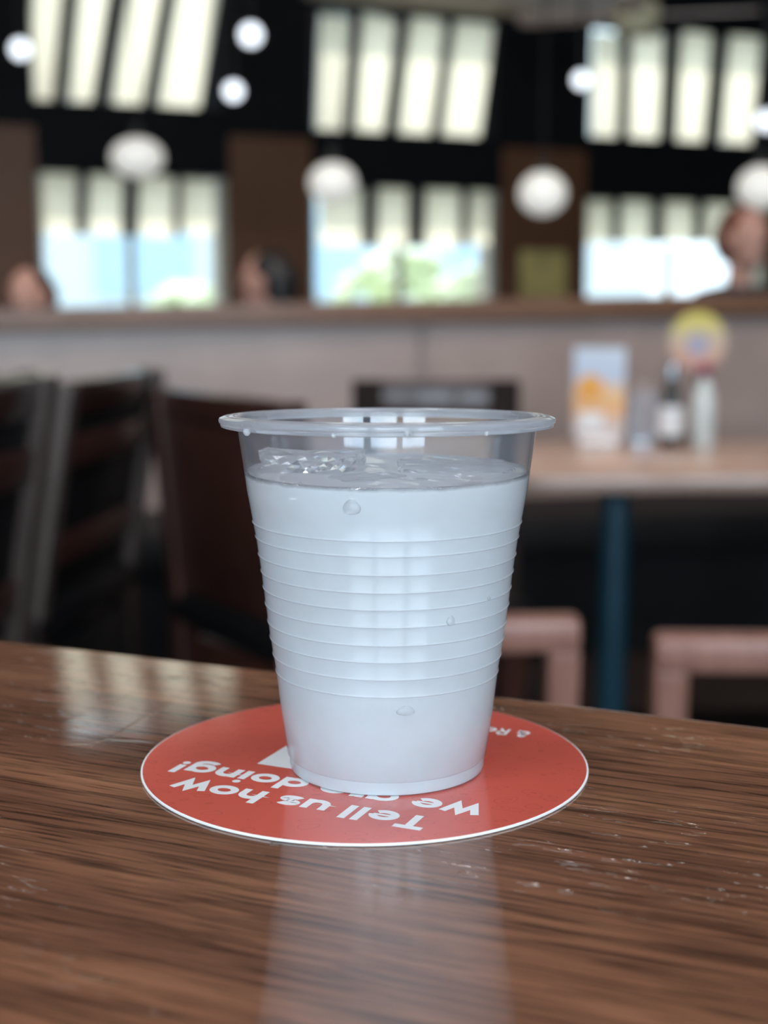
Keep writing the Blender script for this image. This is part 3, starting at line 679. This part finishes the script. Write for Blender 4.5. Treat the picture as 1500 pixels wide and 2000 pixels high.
def bar_table():
    pts = []
    N = 14
    for k in range(N+1):
        x = -.62 + 1.24*k/N; pts.append((x, .0035 - .055*x*x))
    pts += [(.66, -.06), (.66, -.70), (.60, -.76), (-.60, -.76), (-.66, -.70), (-.66, -.06)]
    tt = prism('table_top', pts, TZ-.038, TZ, M['top'], tb, .005); tt.data.set_sharp_from_angle(angle=R(8))     # a truly flat top
    latheo('pedestal', [(0, .03), (.045, .03), (.045, TZ-.06), (0, TZ-.06)], M['black_metal'], tb, 32).location = (0, -.38, 0)
    latheo('foot_plate', [(0, 0), (.30, 0), (.30, .012), (.06, .035), (0, .035)], M['black_metal'], tb, 48).location = (0, -.38, 0)
    boxo('top_plate', (0, -.38, TZ-.049), (.4, .4, .02), M['black_metal'], tb)
bar_table()

# ================================================================== COASTER
CT = .0006
def on_t(px, py): return on_z(px, py, TZ+CT)
cc = Vector((-.00428, .31263))
def coaster_mat():
    m = bpy.data.materials.new('red_coaster_print'); m.use_nodes = True; nt = m.node_tree; n = nt.nodes; L = nt.links; b = n['Principled BSDF']
    tc = n.new('ShaderNodeTexCoord'); mp = n.new('ShaderNodeMapping'); mp.inputs['Scale'].default_value = (170, 300, 1); mp.inputs['Rotation'].default_value = (0, 0, .5)
    nz = n.new('ShaderNodeTexNoise'); nz.inputs['Scale'].default_value = 60; nz.inputs['Detail'].default_value = 2
    L.new(tc.outputs['Object'], nz.inputs['Vector']); 
    ad = n.new('ShaderNodeVectorMath'); ad.operation = 'MULTIPLY_ADD'; ad.inputs[1].default_value = (.012, .012, 0); L.new(nz.outputs['Color'], ad.inputs[0]); L.new(tc.outputs['Object'], ad.inputs[2])
    L.new(ad.outputs[0], mp.inputs[0])
    v = n.new('ShaderNodeTexVoronoi'); v.inputs['Scale'].default_value = 1; v.inputs['Randomness'].default_value = .8; L.new(mp.outputs[0], v.inputs['Vector'])
    # outlined leaf-like loops: thin rings at one distance
    r = n.new('ShaderNodeValToRGB'); cr = r.color_ramp; base = (.60, .085, .055, 1); line = (.44, .055, .038, 1)
    cr.elements[0].position = 0; cr.elements[0].color = base; cr.elements[1].position = 1; cr.elements[1].color = base
    for p, c in ((.34, base), (.37, line), (.40, base), (.10, base), (.13, line), (.16, base)):
        q = cr.elements.new(p); q.color = c
    L.new(v.outputs['Distance'], r.inputs[0]); L.new(r.outputs[0], b.inputs['Base Color'])
    b.inputs['Roughness'].default_value = .5; b.inputs['Coat Weight'].default_value = .9; b.inputs['Coat Roughness'].default_value = .09
    return m
ce = empty('coaster', (cc.x, cc.y, TZ), 0, 'round red paper coaster with white lettering under the cup', 'coaster')
latheo('card', [(0, 0), (.0497, 0), (.05, .0002), (.05, CT-.0001), (.0498, CT), (0, CT)], M['white_paper'], ce, 128)
face = latheo('printed_face', [(0, CT+.00002), (.0496, CT+.00002), (.0496, CT+.00005), (0, CT+.00005)], coaster_mat(), ce, 128)
ink = mat('white_ink', (.82, .82, .83), .5, var=.02, coat=.8)
SW = .32
def arc(cx_, cy_, rx, ry, a0, a1, n=20): return [(cx_+rx*math.cos(R(a0+(a1-a0)*k/n)), cy_+ry*math.sin(R(a0+(a1-a0)*k/n))) for k in range(n+1)]
O_ = (.58, .5, .44, .36)
GL = {'o': ([arc(*O_, 0, 360, 36)], 1.16), 'e': ([arc(*O_, 0, 318, 32), ('w', .17, [(.16, .5), (1.02, .5)])], 1.16),
      'a': ([arc(*O_, 0, 360, 36), [(1.02, 0), (1.02, 1)]], 1.22), 'd': ([arc(*O_, 0, 360, 36), [(1.02, 0), (1.02, 1.42)]], 1.22),
      'g': ([arc(*O_, 0, 360, 36), [(1.02, 1), (1.02, .02)] + arc(.58, .02, .44, .28, 0, -150, 14)[1:]], 1.22),
      'l': ([[(.2, 0), (.2, 1.42)]], .42), 'i': ([[(.2, 0), (.2, 1.0)], 'dot'], .42), '!': ([[(.2, .42), (.2, 1.42)], 'dot0'], .42),
      'u': ([[(.15, 1), (.15, .48)] + arc(.52, .48, .37, .34, 180, 360, 16) + [(.89, 1)], [(.89, 0), (.89, 1)]], 1.08),
      'n': ([[(.15, 0), (.15, 1)], [(.15, .52)] + arc(.52, .52, .37, .34, 180, 0, 16) + [(.89, 0)]], 1.08),
      'h': ([[(.15, 0), (.15, 1.42)], [(.15, .52)] + arc(.52, .52, .37, .34, 180, 0, 16) + [(.89, 0)]], 1.08),
      'r': ([[(.15, 0), (.15, 1)], [(.15, .45)] + arc(.55, .45, .40, .41, 180, 88, 10)], .68),
      'w': ([[(.10, 1), (.42, .12), (.76, .9), (1.10, .12), (1.42, 1)]], 1.54),
      's': ([arc(.48, .70, .33, .165, 25, 270, 18) + arc(.48, .30, .35, .165, 90, -155, 18)], .98),
      'T': ([[(0, 1.28), (1.12, 1.28)], [(.56, 0), (.56, 1.42)]], 1.14), 'R': ([[(.15, 0), (.15, 1.42)], [(.15, 1.28), (.6, 1.28)] + arc(.6, .95, .33, .33, 90, -90, 12) + [(.15, .62)], [(.5, .62), (.95, 0)]], 1.1),
      '&': ([[(1.12, .0), (.40, .86)] + arc(.56, 1.08, .24, .22, 205, -50, 14) + [(.42, .70)] + arc(.48, .42, .34, .28, 120, 310, 14) + [(1.08, .66)]], 1.25), ' ': ([], .46)}
def ribbon(bm, pts, w, f):
    pts = [Vector((x, y)) for x, y in pts]; closed = (pts[0]-pts[-1]).length < 1e-6
    if closed: pts = pts[:-1]
    n = len(pts); Ls, Rs = [], []
    for k in range(n):
        a = pts[k-1] if (k or closed) else None; b = pts[(k+1) % n] if (k < n-1 or closed) else None
        d1 = (pts[k]-a).normalized() if a is not None else None; d2 = (b-pts[k]).normalized() if b is not None else None
        d1 = d1 or d2; d2 = d2 or d1; t = (d1+d2).normalized(); nn = Vector((-t.y, t.x)); c = max(.35, nn.dot(Vector((-d1.y, d1.x))))
        Ls.append(bm.verts.new(f(pts[k]+nn*w/2/c))); Rs.append(bm.verts.new(f(pts[k]-nn*w/2/c)))
    for k in range(n if closed else n-1):
        j = (k+1) % n; bm.faces.new((Rs[k], Rs[j], Ls[j], Ls[k]))
def lettering(text, start, end, xh, zoff=0.00008, sw=SW, name='lettering'):
    s = start-cc.to_3d(); e = end-cc.to_3d(); d = Vector((e.x-s.x, e.y-s.y)); L_ = d.length; d.normalize(); up = Vector((-d.y, d.x))
    tot = sum(GL[c][1] for c in text) + .10*(len(text)-1); kx = L_/tot; bm = bmesh.new(); x = 0
    for c in text:
        for si, st in enumerate(GL[c][0]):
            zz = zoff + 3e-6*si
            f = lambda p, x=x, zz=zz: (s.x + d.x*(x+p.x)*kx + up.x*p.y*xh, s.y + d.y*(x+p.x)*kx + up.y*p.y*xh, CT+zz)
            if st in ('dot', 'dot0'):
                cy_ = 1.32 if st == 'dot' else .155
                bm.faces.new([bm.verts.new(f(Vector((.2+.17*math.cos(a*math.pi/8), cy_+.17*math.sin(a*math.pi/8))))) for a in range(16)])
            elif st[0] == 'w': ribbon(bm, st[2], st[1], f)
            else: ribbon(bm, st, sw, f)
        x += GL[c][1] + .10
    o = link(name, bm, ink, face); return o
lettering('Tell us how', on_t(848, 1598), on_t(356, 1521), .0053)
lettering('we are doing!', on_t(949, 1577), on_t(360, 1487), .0053)
lettering('& Re', on_t(1038, 1430), on_t(951, 1420), .0034, sw=.28)
qc = on_t(502, 1492)-cc.to_3d(); ta = R(-24); ux = Vector((math.cos(ta), math.sin(ta))); uy = Vector((-ux.y, ux.x)); bm = bmesh.new(); Q = .031
bm.faces.new([bm.verts.new((qc.x+ux.x*a*Q+uy.x*b*Q, qc.y+ux.y*a*Q+uy.y*b*Q, CT+.00007)) for a, b in ((0, 0), (1, 0), (1, 1), (0, 1))]); link('white_panel', bm, ink, face)

# ================================================================== CUP
CX, CY, CB = .00067, .30998, TZ + CT + .00005
ridge = [.0555, .0523, .0484, .0447, .0411, .0374, .0335, .0299, .0261, .0223]
def r_mean(z):
    ks = [(0, .0216), (.0035, .0222), (.0061, .0227), (.0132, .0235), (.0174, .0239), (.0223, .0245), (.0291, .0256), (.0368, .0266), (.0446, .0275), (.0523, .0286), (.0550, .0291), (.0626, .0304), (.0673, .0310), (.0745, .0321), (.08, .0329)]
    for (a, ra), (b, rb) in zip(ks, ks[1:]):
        if a <= z <= b: return ra + (rb-ra)*(z-a)/(b-a)
    return ks[-1][1]
prof = [(.0200, .0), (.0209, .0), (.0215, .0004), (.0217, .0012), (.02165, .0030), (.0222, .0036), (r_mean(.0132), .0132)]
zs = sorted(ridge)
lowz = zs[0]; 
prof.append((r_mean(lowz)-.00010, lowz-.0008))
for i, z in enumerate(zs):                  # each ring: small bead over a shallow step, then a straight band
    rb = r_mean(z)
    prof += [(rb-.00011, z-.00028), (rb-.00007, z-.00014), (rb+.00008, z-.00004), (rb+.00017, z+.00004), (rb+.00016, z+.00012), (rb+.00006, z+.00026), (rb+.00002, z+.00040)]
    if i+1 < len(zs): prof += [(r_mean(zs[i+1])-.00011, zs[i+1]-.0005)]
prof += [(r_mean(.0595), .0595), (r_mean(.0626), .0626), (r_mean(.0673), .0673), (r_mean(.0745), .0745), (r_mean(.0765), .0765)]
TH = .00045
ZW = .0662                                  # water level in the cup
inner = [(.0, .0017), (.0203, .0017), (.0209, .0022)] + [(r_mean(z)-TH-(.0003 if .02 < z < .057 else 0), z) for z in (.0045, .0132, .021, .03, .04, .05, .056, .0595, ZW, .0673, .0745, .0765)]
wall_prof = [(0, .0009), (.0190, .0009)] + prof + inner[::-1]
def thin_plastic(nt, haze):          # thin clear wall: light passes straight, fresnel gloss, a little milky haze
    n = nt.nodes; L = nt.links
    tr = n.new('ShaderNodeBsdfTransparent'); tr.inputs[0].default_value = (.97, .98, 1, 1); g = n.new('ShaderNodeBsdfGlossy'); g.inputs['Roughness'].default_value = .04
    fr = fresnel2(nt, 1.5)
    a = n.new('ShaderNodeMixShader'); L.new(fr.outputs[0], a.inputs[0]); L.new(tr.outputs[0], a.inputs[1]); L.new(g.outputs[0], a.inputs[2])
    nz = n.new('ShaderNodeTexNoise'); nz.inputs['Scale'].default_value = 60; tc = n.new('ShaderNodeTexCoord'); L.new(tc.outputs['Object'], nz.inputs['Vector'])
    mr = n.new('ShaderNodeMapRange'); mr.inputs[3].default_value = haze*.6; mr.inputs[4].default_value = haze*1.4; L.new(nz.outputs['Fac'], mr.inputs[0])
    d = n.new('ShaderNodeBsdfDiffuse'); t = n.new('ShaderNodeBsdfTranslucent'); d.inputs[0].default_value = t.inputs[0].default_value = (.86, .90, .96, 1)
    b = n.new('ShaderNodeMixShader'); L.new(d.outputs[0], b.inputs[1]); L.new(t.outputs[0], b.inputs[2]); b.inputs[0].default_value = .5
    c = n.new('ShaderNodeMixShader'); L.new(mr.outputs[0], c.inputs[0]); L.new(a.outputs[0], c.inputs[1]); L.new(b.outputs[0], c.inputs[2])
    return c
def hazy(name, haze, solid=False):
    m = bpy.data.materials.new(name); m.use_nodes = True; nt = m.node_tree; n = nt.nodes
    c = thin_plastic(nt, haze); p = n['Principled BSDF']
    if solid:                        # the thick rolled rim bends light: half of it refracts
        p.inputs['Transmission Weight'].default_value = 1; p.inputs['IOR'].default_value = 1.45; p.inputs['Roughness'].default_value = .05
        x = n.new('ShaderNodeMixShader'); x.inputs[0].default_value = .5; nt.links.new(p.outputs[0], x.inputs[1]); nt.links.new(c.outputs[0], x.inputs[2]); c = x
    else: n.remove(p)
    nt.links.new(c.outputs[0], n['Material Output'].inputs[0]); return m
def cup_mat():
    m = bpy.data.materials.new('clear_plastic_with_condensation'); m.use_nodes = True; nt = m.node_tree; n = nt.nodes; L = nt.links
    n.remove(n['Principled BSDF']); cl = thin_plastic(nt, .08)
    tc = n.new('ShaderNodeTexCoord'); sp = n.new('ShaderNodeSeparateXYZ'); L.new(tc.outputs['Object'], sp.inputs[0])
    nz = n.new('ShaderNodeTexNoise'); nz.inputs['Scale'].default_value = 170; nz.inputs['Detail'].default_value = 4; L.new(tc.outputs['Object'], nz.inputs['Vector'])
    nb = n.new('ShaderNodeTexNoise'); nb.inputs['Scale'].default_value = 45; nb.inputs['Detail'].default_value = 5; L.new(tc.outputs['Object'], nb.inputs['Vector'])
    # condensation mist up to the water line
    a = n.new('ShaderNodeMath'); a.operation = 'MULTIPLY_ADD'; a.inputs[1].default_value = .0012; L.new(nz.outputs['Fac'], a.inputs[0]); L.new(sp.outputs[2], a.inputs[2])
    mr = n.new('ShaderNodeMapRange'); mr.inputs[1].default_value = ZW-.0001; mr.inputs[2].default_value = ZW+.0009; mr.inputs[3].default_value = 1; mr.inputs[4].default_value = 0; L.new(a.outputs[0], mr.inputs[0])
    col = n.new('ShaderNodeValToRGB'); col.color_ramp.elements[0].position = .3; col.color_ramp.elements[1].position = .7
    col.color_ramp.elements[0].color = (.74, .80, .85, 1); col.color_ramp.elements[1].color = (.82, .87, .91, 1); L.new(nb.outputs['Fac'], col.inputs[0])
    d = n.new('ShaderNodeBsdfDiffuse'); t = n.new('ShaderNodeBsdfTranslucent'); L.new(col.outputs[0], d.inputs[0]); L.new(col.outputs[0], t.inputs[0])
    m1 = n.new('ShaderNodeMixShader'); m1.inputs[0].default_value = .42; L.new(d.outputs[0], m1.inputs[1]); L.new(t.outputs[0], m1.inputs[2])
    rf = n.new('ShaderNodeBsdfRefraction'); rf.inputs['IOR'].default_value = 1.1; rf.inputs['Roughness'].default_value = .22; rf.inputs[0].default_value = (.95, .97, 1, 1)
    m2 = n.new('ShaderNodeMixShader'); ml = n.new('ShaderNodeMapRange'); ml.inputs[1].default_value = .35; ml.inputs[2].default_value = .65; ml.inputs[3].default_value = .06; ml.inputs[4].default_value = .23
    L.new(nb.outputs['Fac'], ml.inputs[0]); L.new(ml.outputs[0], m2.inputs[0]); L.new(m1.outputs[0], m2.inputs[1]); L.new(rf.outputs[0], m2.inputs[2])
    g = n.new('ShaderNodeBsdfGlossy'); g.inputs['Roughness'].default_value = .16
    bp = n.new('ShaderNodeBump'); bp.inputs['Strength'].default_value = .25; bp.inputs['Distance'].default_value = .0003; L.new(nb.outputs['Fac'], bp.inputs['Height'])
    for s in (d, t, g): L.new(bp.outputs[0], s.inputs['Normal'])
    fr = fresnel2(nt, 1.45)
    m3 = n.new('ShaderNodeMixShader'); L.new(fr.outputs[0], m3.inputs[0]); L.new(m2.outputs[0], m3.inputs[1]); L.new(g.outputs[0], m3.inputs[2])
    m4 = n.new('ShaderNodeMixShader'); L.new(mr.outputs[0], m4.inputs[0]); L.new(cl.outputs[0], m4.inputs[1]); L.new(m3.outputs[0], m4.inputs[2])
    L.new(m4.outputs[0], n['Material Output'].inputs[0]); return m
M['clear'] = hazy('whitened_rim_plastic', .58, True); M['hazy'] = hazy('clear_wall_plastic', .07)  # the rim's white haze stands in for bright surroundings mirrored in it
def wetted():
    m = bpy.data.materials.new('wetted_inner_face'); m.use_nodes = True; n = m.node_tree.nodes; n.remove(n['Principled BSDF'])
    t = n.new('ShaderNodeBsdfTransparent'); m.node_tree.links.new(t.outputs[0], n['Material Output'].inputs[0]); return m
M['wetted'] = wetted()
cup = empty('plastic_cup', (CX, CY, CB), 0, 'ribbed clear plastic cup of iced water, misted with condensation, on the coaster', 'cup')
wo = latheo('wall', wall_prof, [cup_mat(), M['hazy'], M['wetted']], cup, 160)
nout = 2 + len(prof) - 1                    # segments of the outer face come first
for p_ in wo.data.polygons:
    if p_.index//160 >= nout: p_.material_index = 2 if p_.center.z < ZW+.0002 else 1
lip = [(.0317, .0752), (.0324, .0751), (.0340, .0750), (.0352, .0748), (.0357, .0750), (.0358, .0755), (.03565, .0757), (.0361, .0760), (.0362, .0766), (.0360, .0771), (.0352, .0775), (.0343, .0777), (.0340, .0775), (.0336, .0777), (.0329, .0778), (.0324, .0775), (.0321, .0768)]
ro = latheo('rim', [(r_, .0777-(.0777-z_)*.82) for r_, z_ in lip], M['clear'], cup, 160, True)
for ob in (wo, ro):                         # the soft cup's mouth is bent a little: front edge up, back edge down
    for v in ob.data.vertices:
        f_ = max(0., min(1., (v.co.z-.0672)/.0095)); v.co.z += f_*(.00060 - v.co.y*.036)

def water():
    e_in = [(0, .00175), (.0202, .00175)] + [(r_mean(z)-TH-(.0003 if .02 < z < .057 else 0)-.00004, z) for z in (.0045, .0132, .021, .03, .04, .05, .056, .0595, ZW-.0004)]
    rt = r_mean(ZW)-TH-.00004
    bm = bmesh.new(); lathe(bm, e_in + [(rt, ZW+.0003), (rt-.0008, ZW), (rt*.8, ZW), (rt*.55, ZW), (rt*.3, ZW), (0, ZW)], 96)
    for v in bm.verts:
        if v.co.z > ZW-.0001 and math.hypot(v.co.x, v.co.y) < rt-.0005:
            v.co.z += .00025*math.sin(v.co.x*420+1)*math.cos(v.co.y*360)
    o = link('water', bm, [glass_material('water', 1.33, 0.), M['wetted']], None, True)
    for p_ in o.data.polygons:
        if p_.center.z < ZW-.0003 or p_.normal.z < .2: p_.material_index = 1; o.location = (CX, CY, CB)
    tag(o, 'iced water filling the ribbed plastic cup', 'water')
water()
from mathutils import noise as mn
ice_m = glass_material('clear_ice', 1.31, .0)
def milky(m, f):  # white scatter mixed in to brighten ice, water and droplets
    nt = m.node_tree; n = nt.nodes; L = nt.links; p = n['Principled BSDF']
    d = n.new('ShaderNodeBsdfDiffuse'); t = n.new('ShaderNodeBsdfTranslucent'); d.inputs[0].default_value = t.inputs[0].default_value = (.88, .91, .94, 1)
    a = n.new('ShaderNodeMixShader'); L.new(d.outputs[0], a.inputs[1]); L.new(t.outputs[0], a.inputs[2]); b = n.new('ShaderNodeMixShader'); b.inputs[0].default_value = f
    L.new(p.outputs[0], b.inputs[1]); L.new(a.outputs[0], b.inputs[2]); L.new(b.outputs[0], n['Material Output'].inputs[0])
milky(ice_m, .10); milky(bpy.data.materials['water'], .30)
def ice(px, py, Y, s, seed, label, sharp=.30):
    p = at(px, py, Y); bm = bmesh.new(); bmesh.ops.create_icosphere(bm, subdivisions=4, radius=1)
    for v in bm.verts:
        n_ = v.co.normalized(); k = max(abs(n_.x), abs(n_.y), abs(n_.z)); q = n_*(1-.35*0) * (1/(k**.55))
        q *= 1 + sharp*(mn.noise(n_*1.7+Vector((seed, 0, 0)))) + .20*abs(mn.noise(n_*3.3+Vector((0, seed, 0)))) + .05*mn.noise(n_*9+Vector((seed, seed, 0)))
        v.co = Vector((q.x*s[0], q.y*s[1], q.z*s[2])) 
        h = math.hypot(p.x+v.co.x-CX, p.y+v.co.y-CY); lim = r_mean(.06)-.0016
        if h > lim: v.co.x = (p.x+v.co.x-CX)*lim/h + CX - p.x; v.co.y = (p.y+v.co.y-CY)*lim/h + CY - p.y
    o = link('ice_cube', bm, ice_m, None, False); o.location = p; tag(o, label, 'ice', 'ice cubes in the cup')
ice(606, 928, .313, (.0120, .0085, .0054), 2.1, 'peaked ice cube standing out of the water, side of the white panel')
ice(885, 929, .314, (.0128, .0090, .0034), 5.3, 'broad flat ice cube breaking the water, side of the small lettering')
ice(745, 957, .298, (.0110, .0075, .0030), 8.7, 'low ice cube just under the surface at the front of the cup')
# droplets
dm = glass_material('droplet_water', 1.33, 0.); milky(dm, .3)
def droplet(px, py, w, h, label):
    d = ray(px, py); o_ = Vector((0, 0, CZ)); t = .2
    for _ in range(4000):
        p = o_ + d*t
        if math.hypot(p.x-CX, p.y-CY) < r_mean(max(0, min(.079, p.z-CB)))+.0001: break
        t += .00005
    nrm = Vector((p.x-CX, p.y-CY, 0)).normalized(); bm = bmesh.new(); bmesh.ops.create_icosphere(bm, subdivisions=3, radius=1)
    for v in bm.verts:
        if v.co.y < -.25: v.co.y = -.25
        k = 1 + .25*(-v.co.z); v.co = Vector((v.co.x*w*k, v.co.y*min(w, h)*.55, v.co.z*h))
    o = link('water_droplet', bm, dm, None, True); o.location = p; o.rotation_euler = (0, 0, math.atan2(nrm.y, nrm.x)-math.pi/2)
    tag(o, label, 'droplet', 'droplets on the cup')
droplet(687, 990, .0018, .0016, 'large clear droplet high on the cup below the water line')
droplet(880, 1212, .00095, .0011, 'round clear droplet between the ribs of the cup')
droplet(955, 1168, .0005, .00055, 'tiny clear droplet near the cup edge between the ribs')
droplet(792, 1388, .0019, .0011, 'wide flat droplet on the cup below the ribs')
def rim_droplet(px, py, r, label):
    d = ray(px, py); o_ = Vector((0, 0, CZ)); t = .2
    for _ in range(4000):
        p = o_ + d*t
        if math.hypot(p.x-CX, p.y-CY) < .0362: break
        t += .00005
    bm = bmesh.new(); bmesh.ops.create_icosphere(bm, subdivisions=3, radius=r)
    for v in bm.verts: v.co.z *= .75 if v.co.z > 0 else 1.15
    o = link('water_droplet', bm, dm, None, True); o.location = p; tag(o, label, 'droplet', 'droplets on the cup')
rim_droplet(482, 843, .00075, 'larger droplet hanging under the rim, side of the sideways bar chair')
rim_droplet(652, 850, .0005, 'tiny droplet under the rim above the peaked ice cube')
rim_droplet(795, 847, .0007, 'droplet on the front of the rim above the low ice cube')
rim_droplet(950, 846, .0005, 'tiny droplet under the rim above the broad flat ice cube')
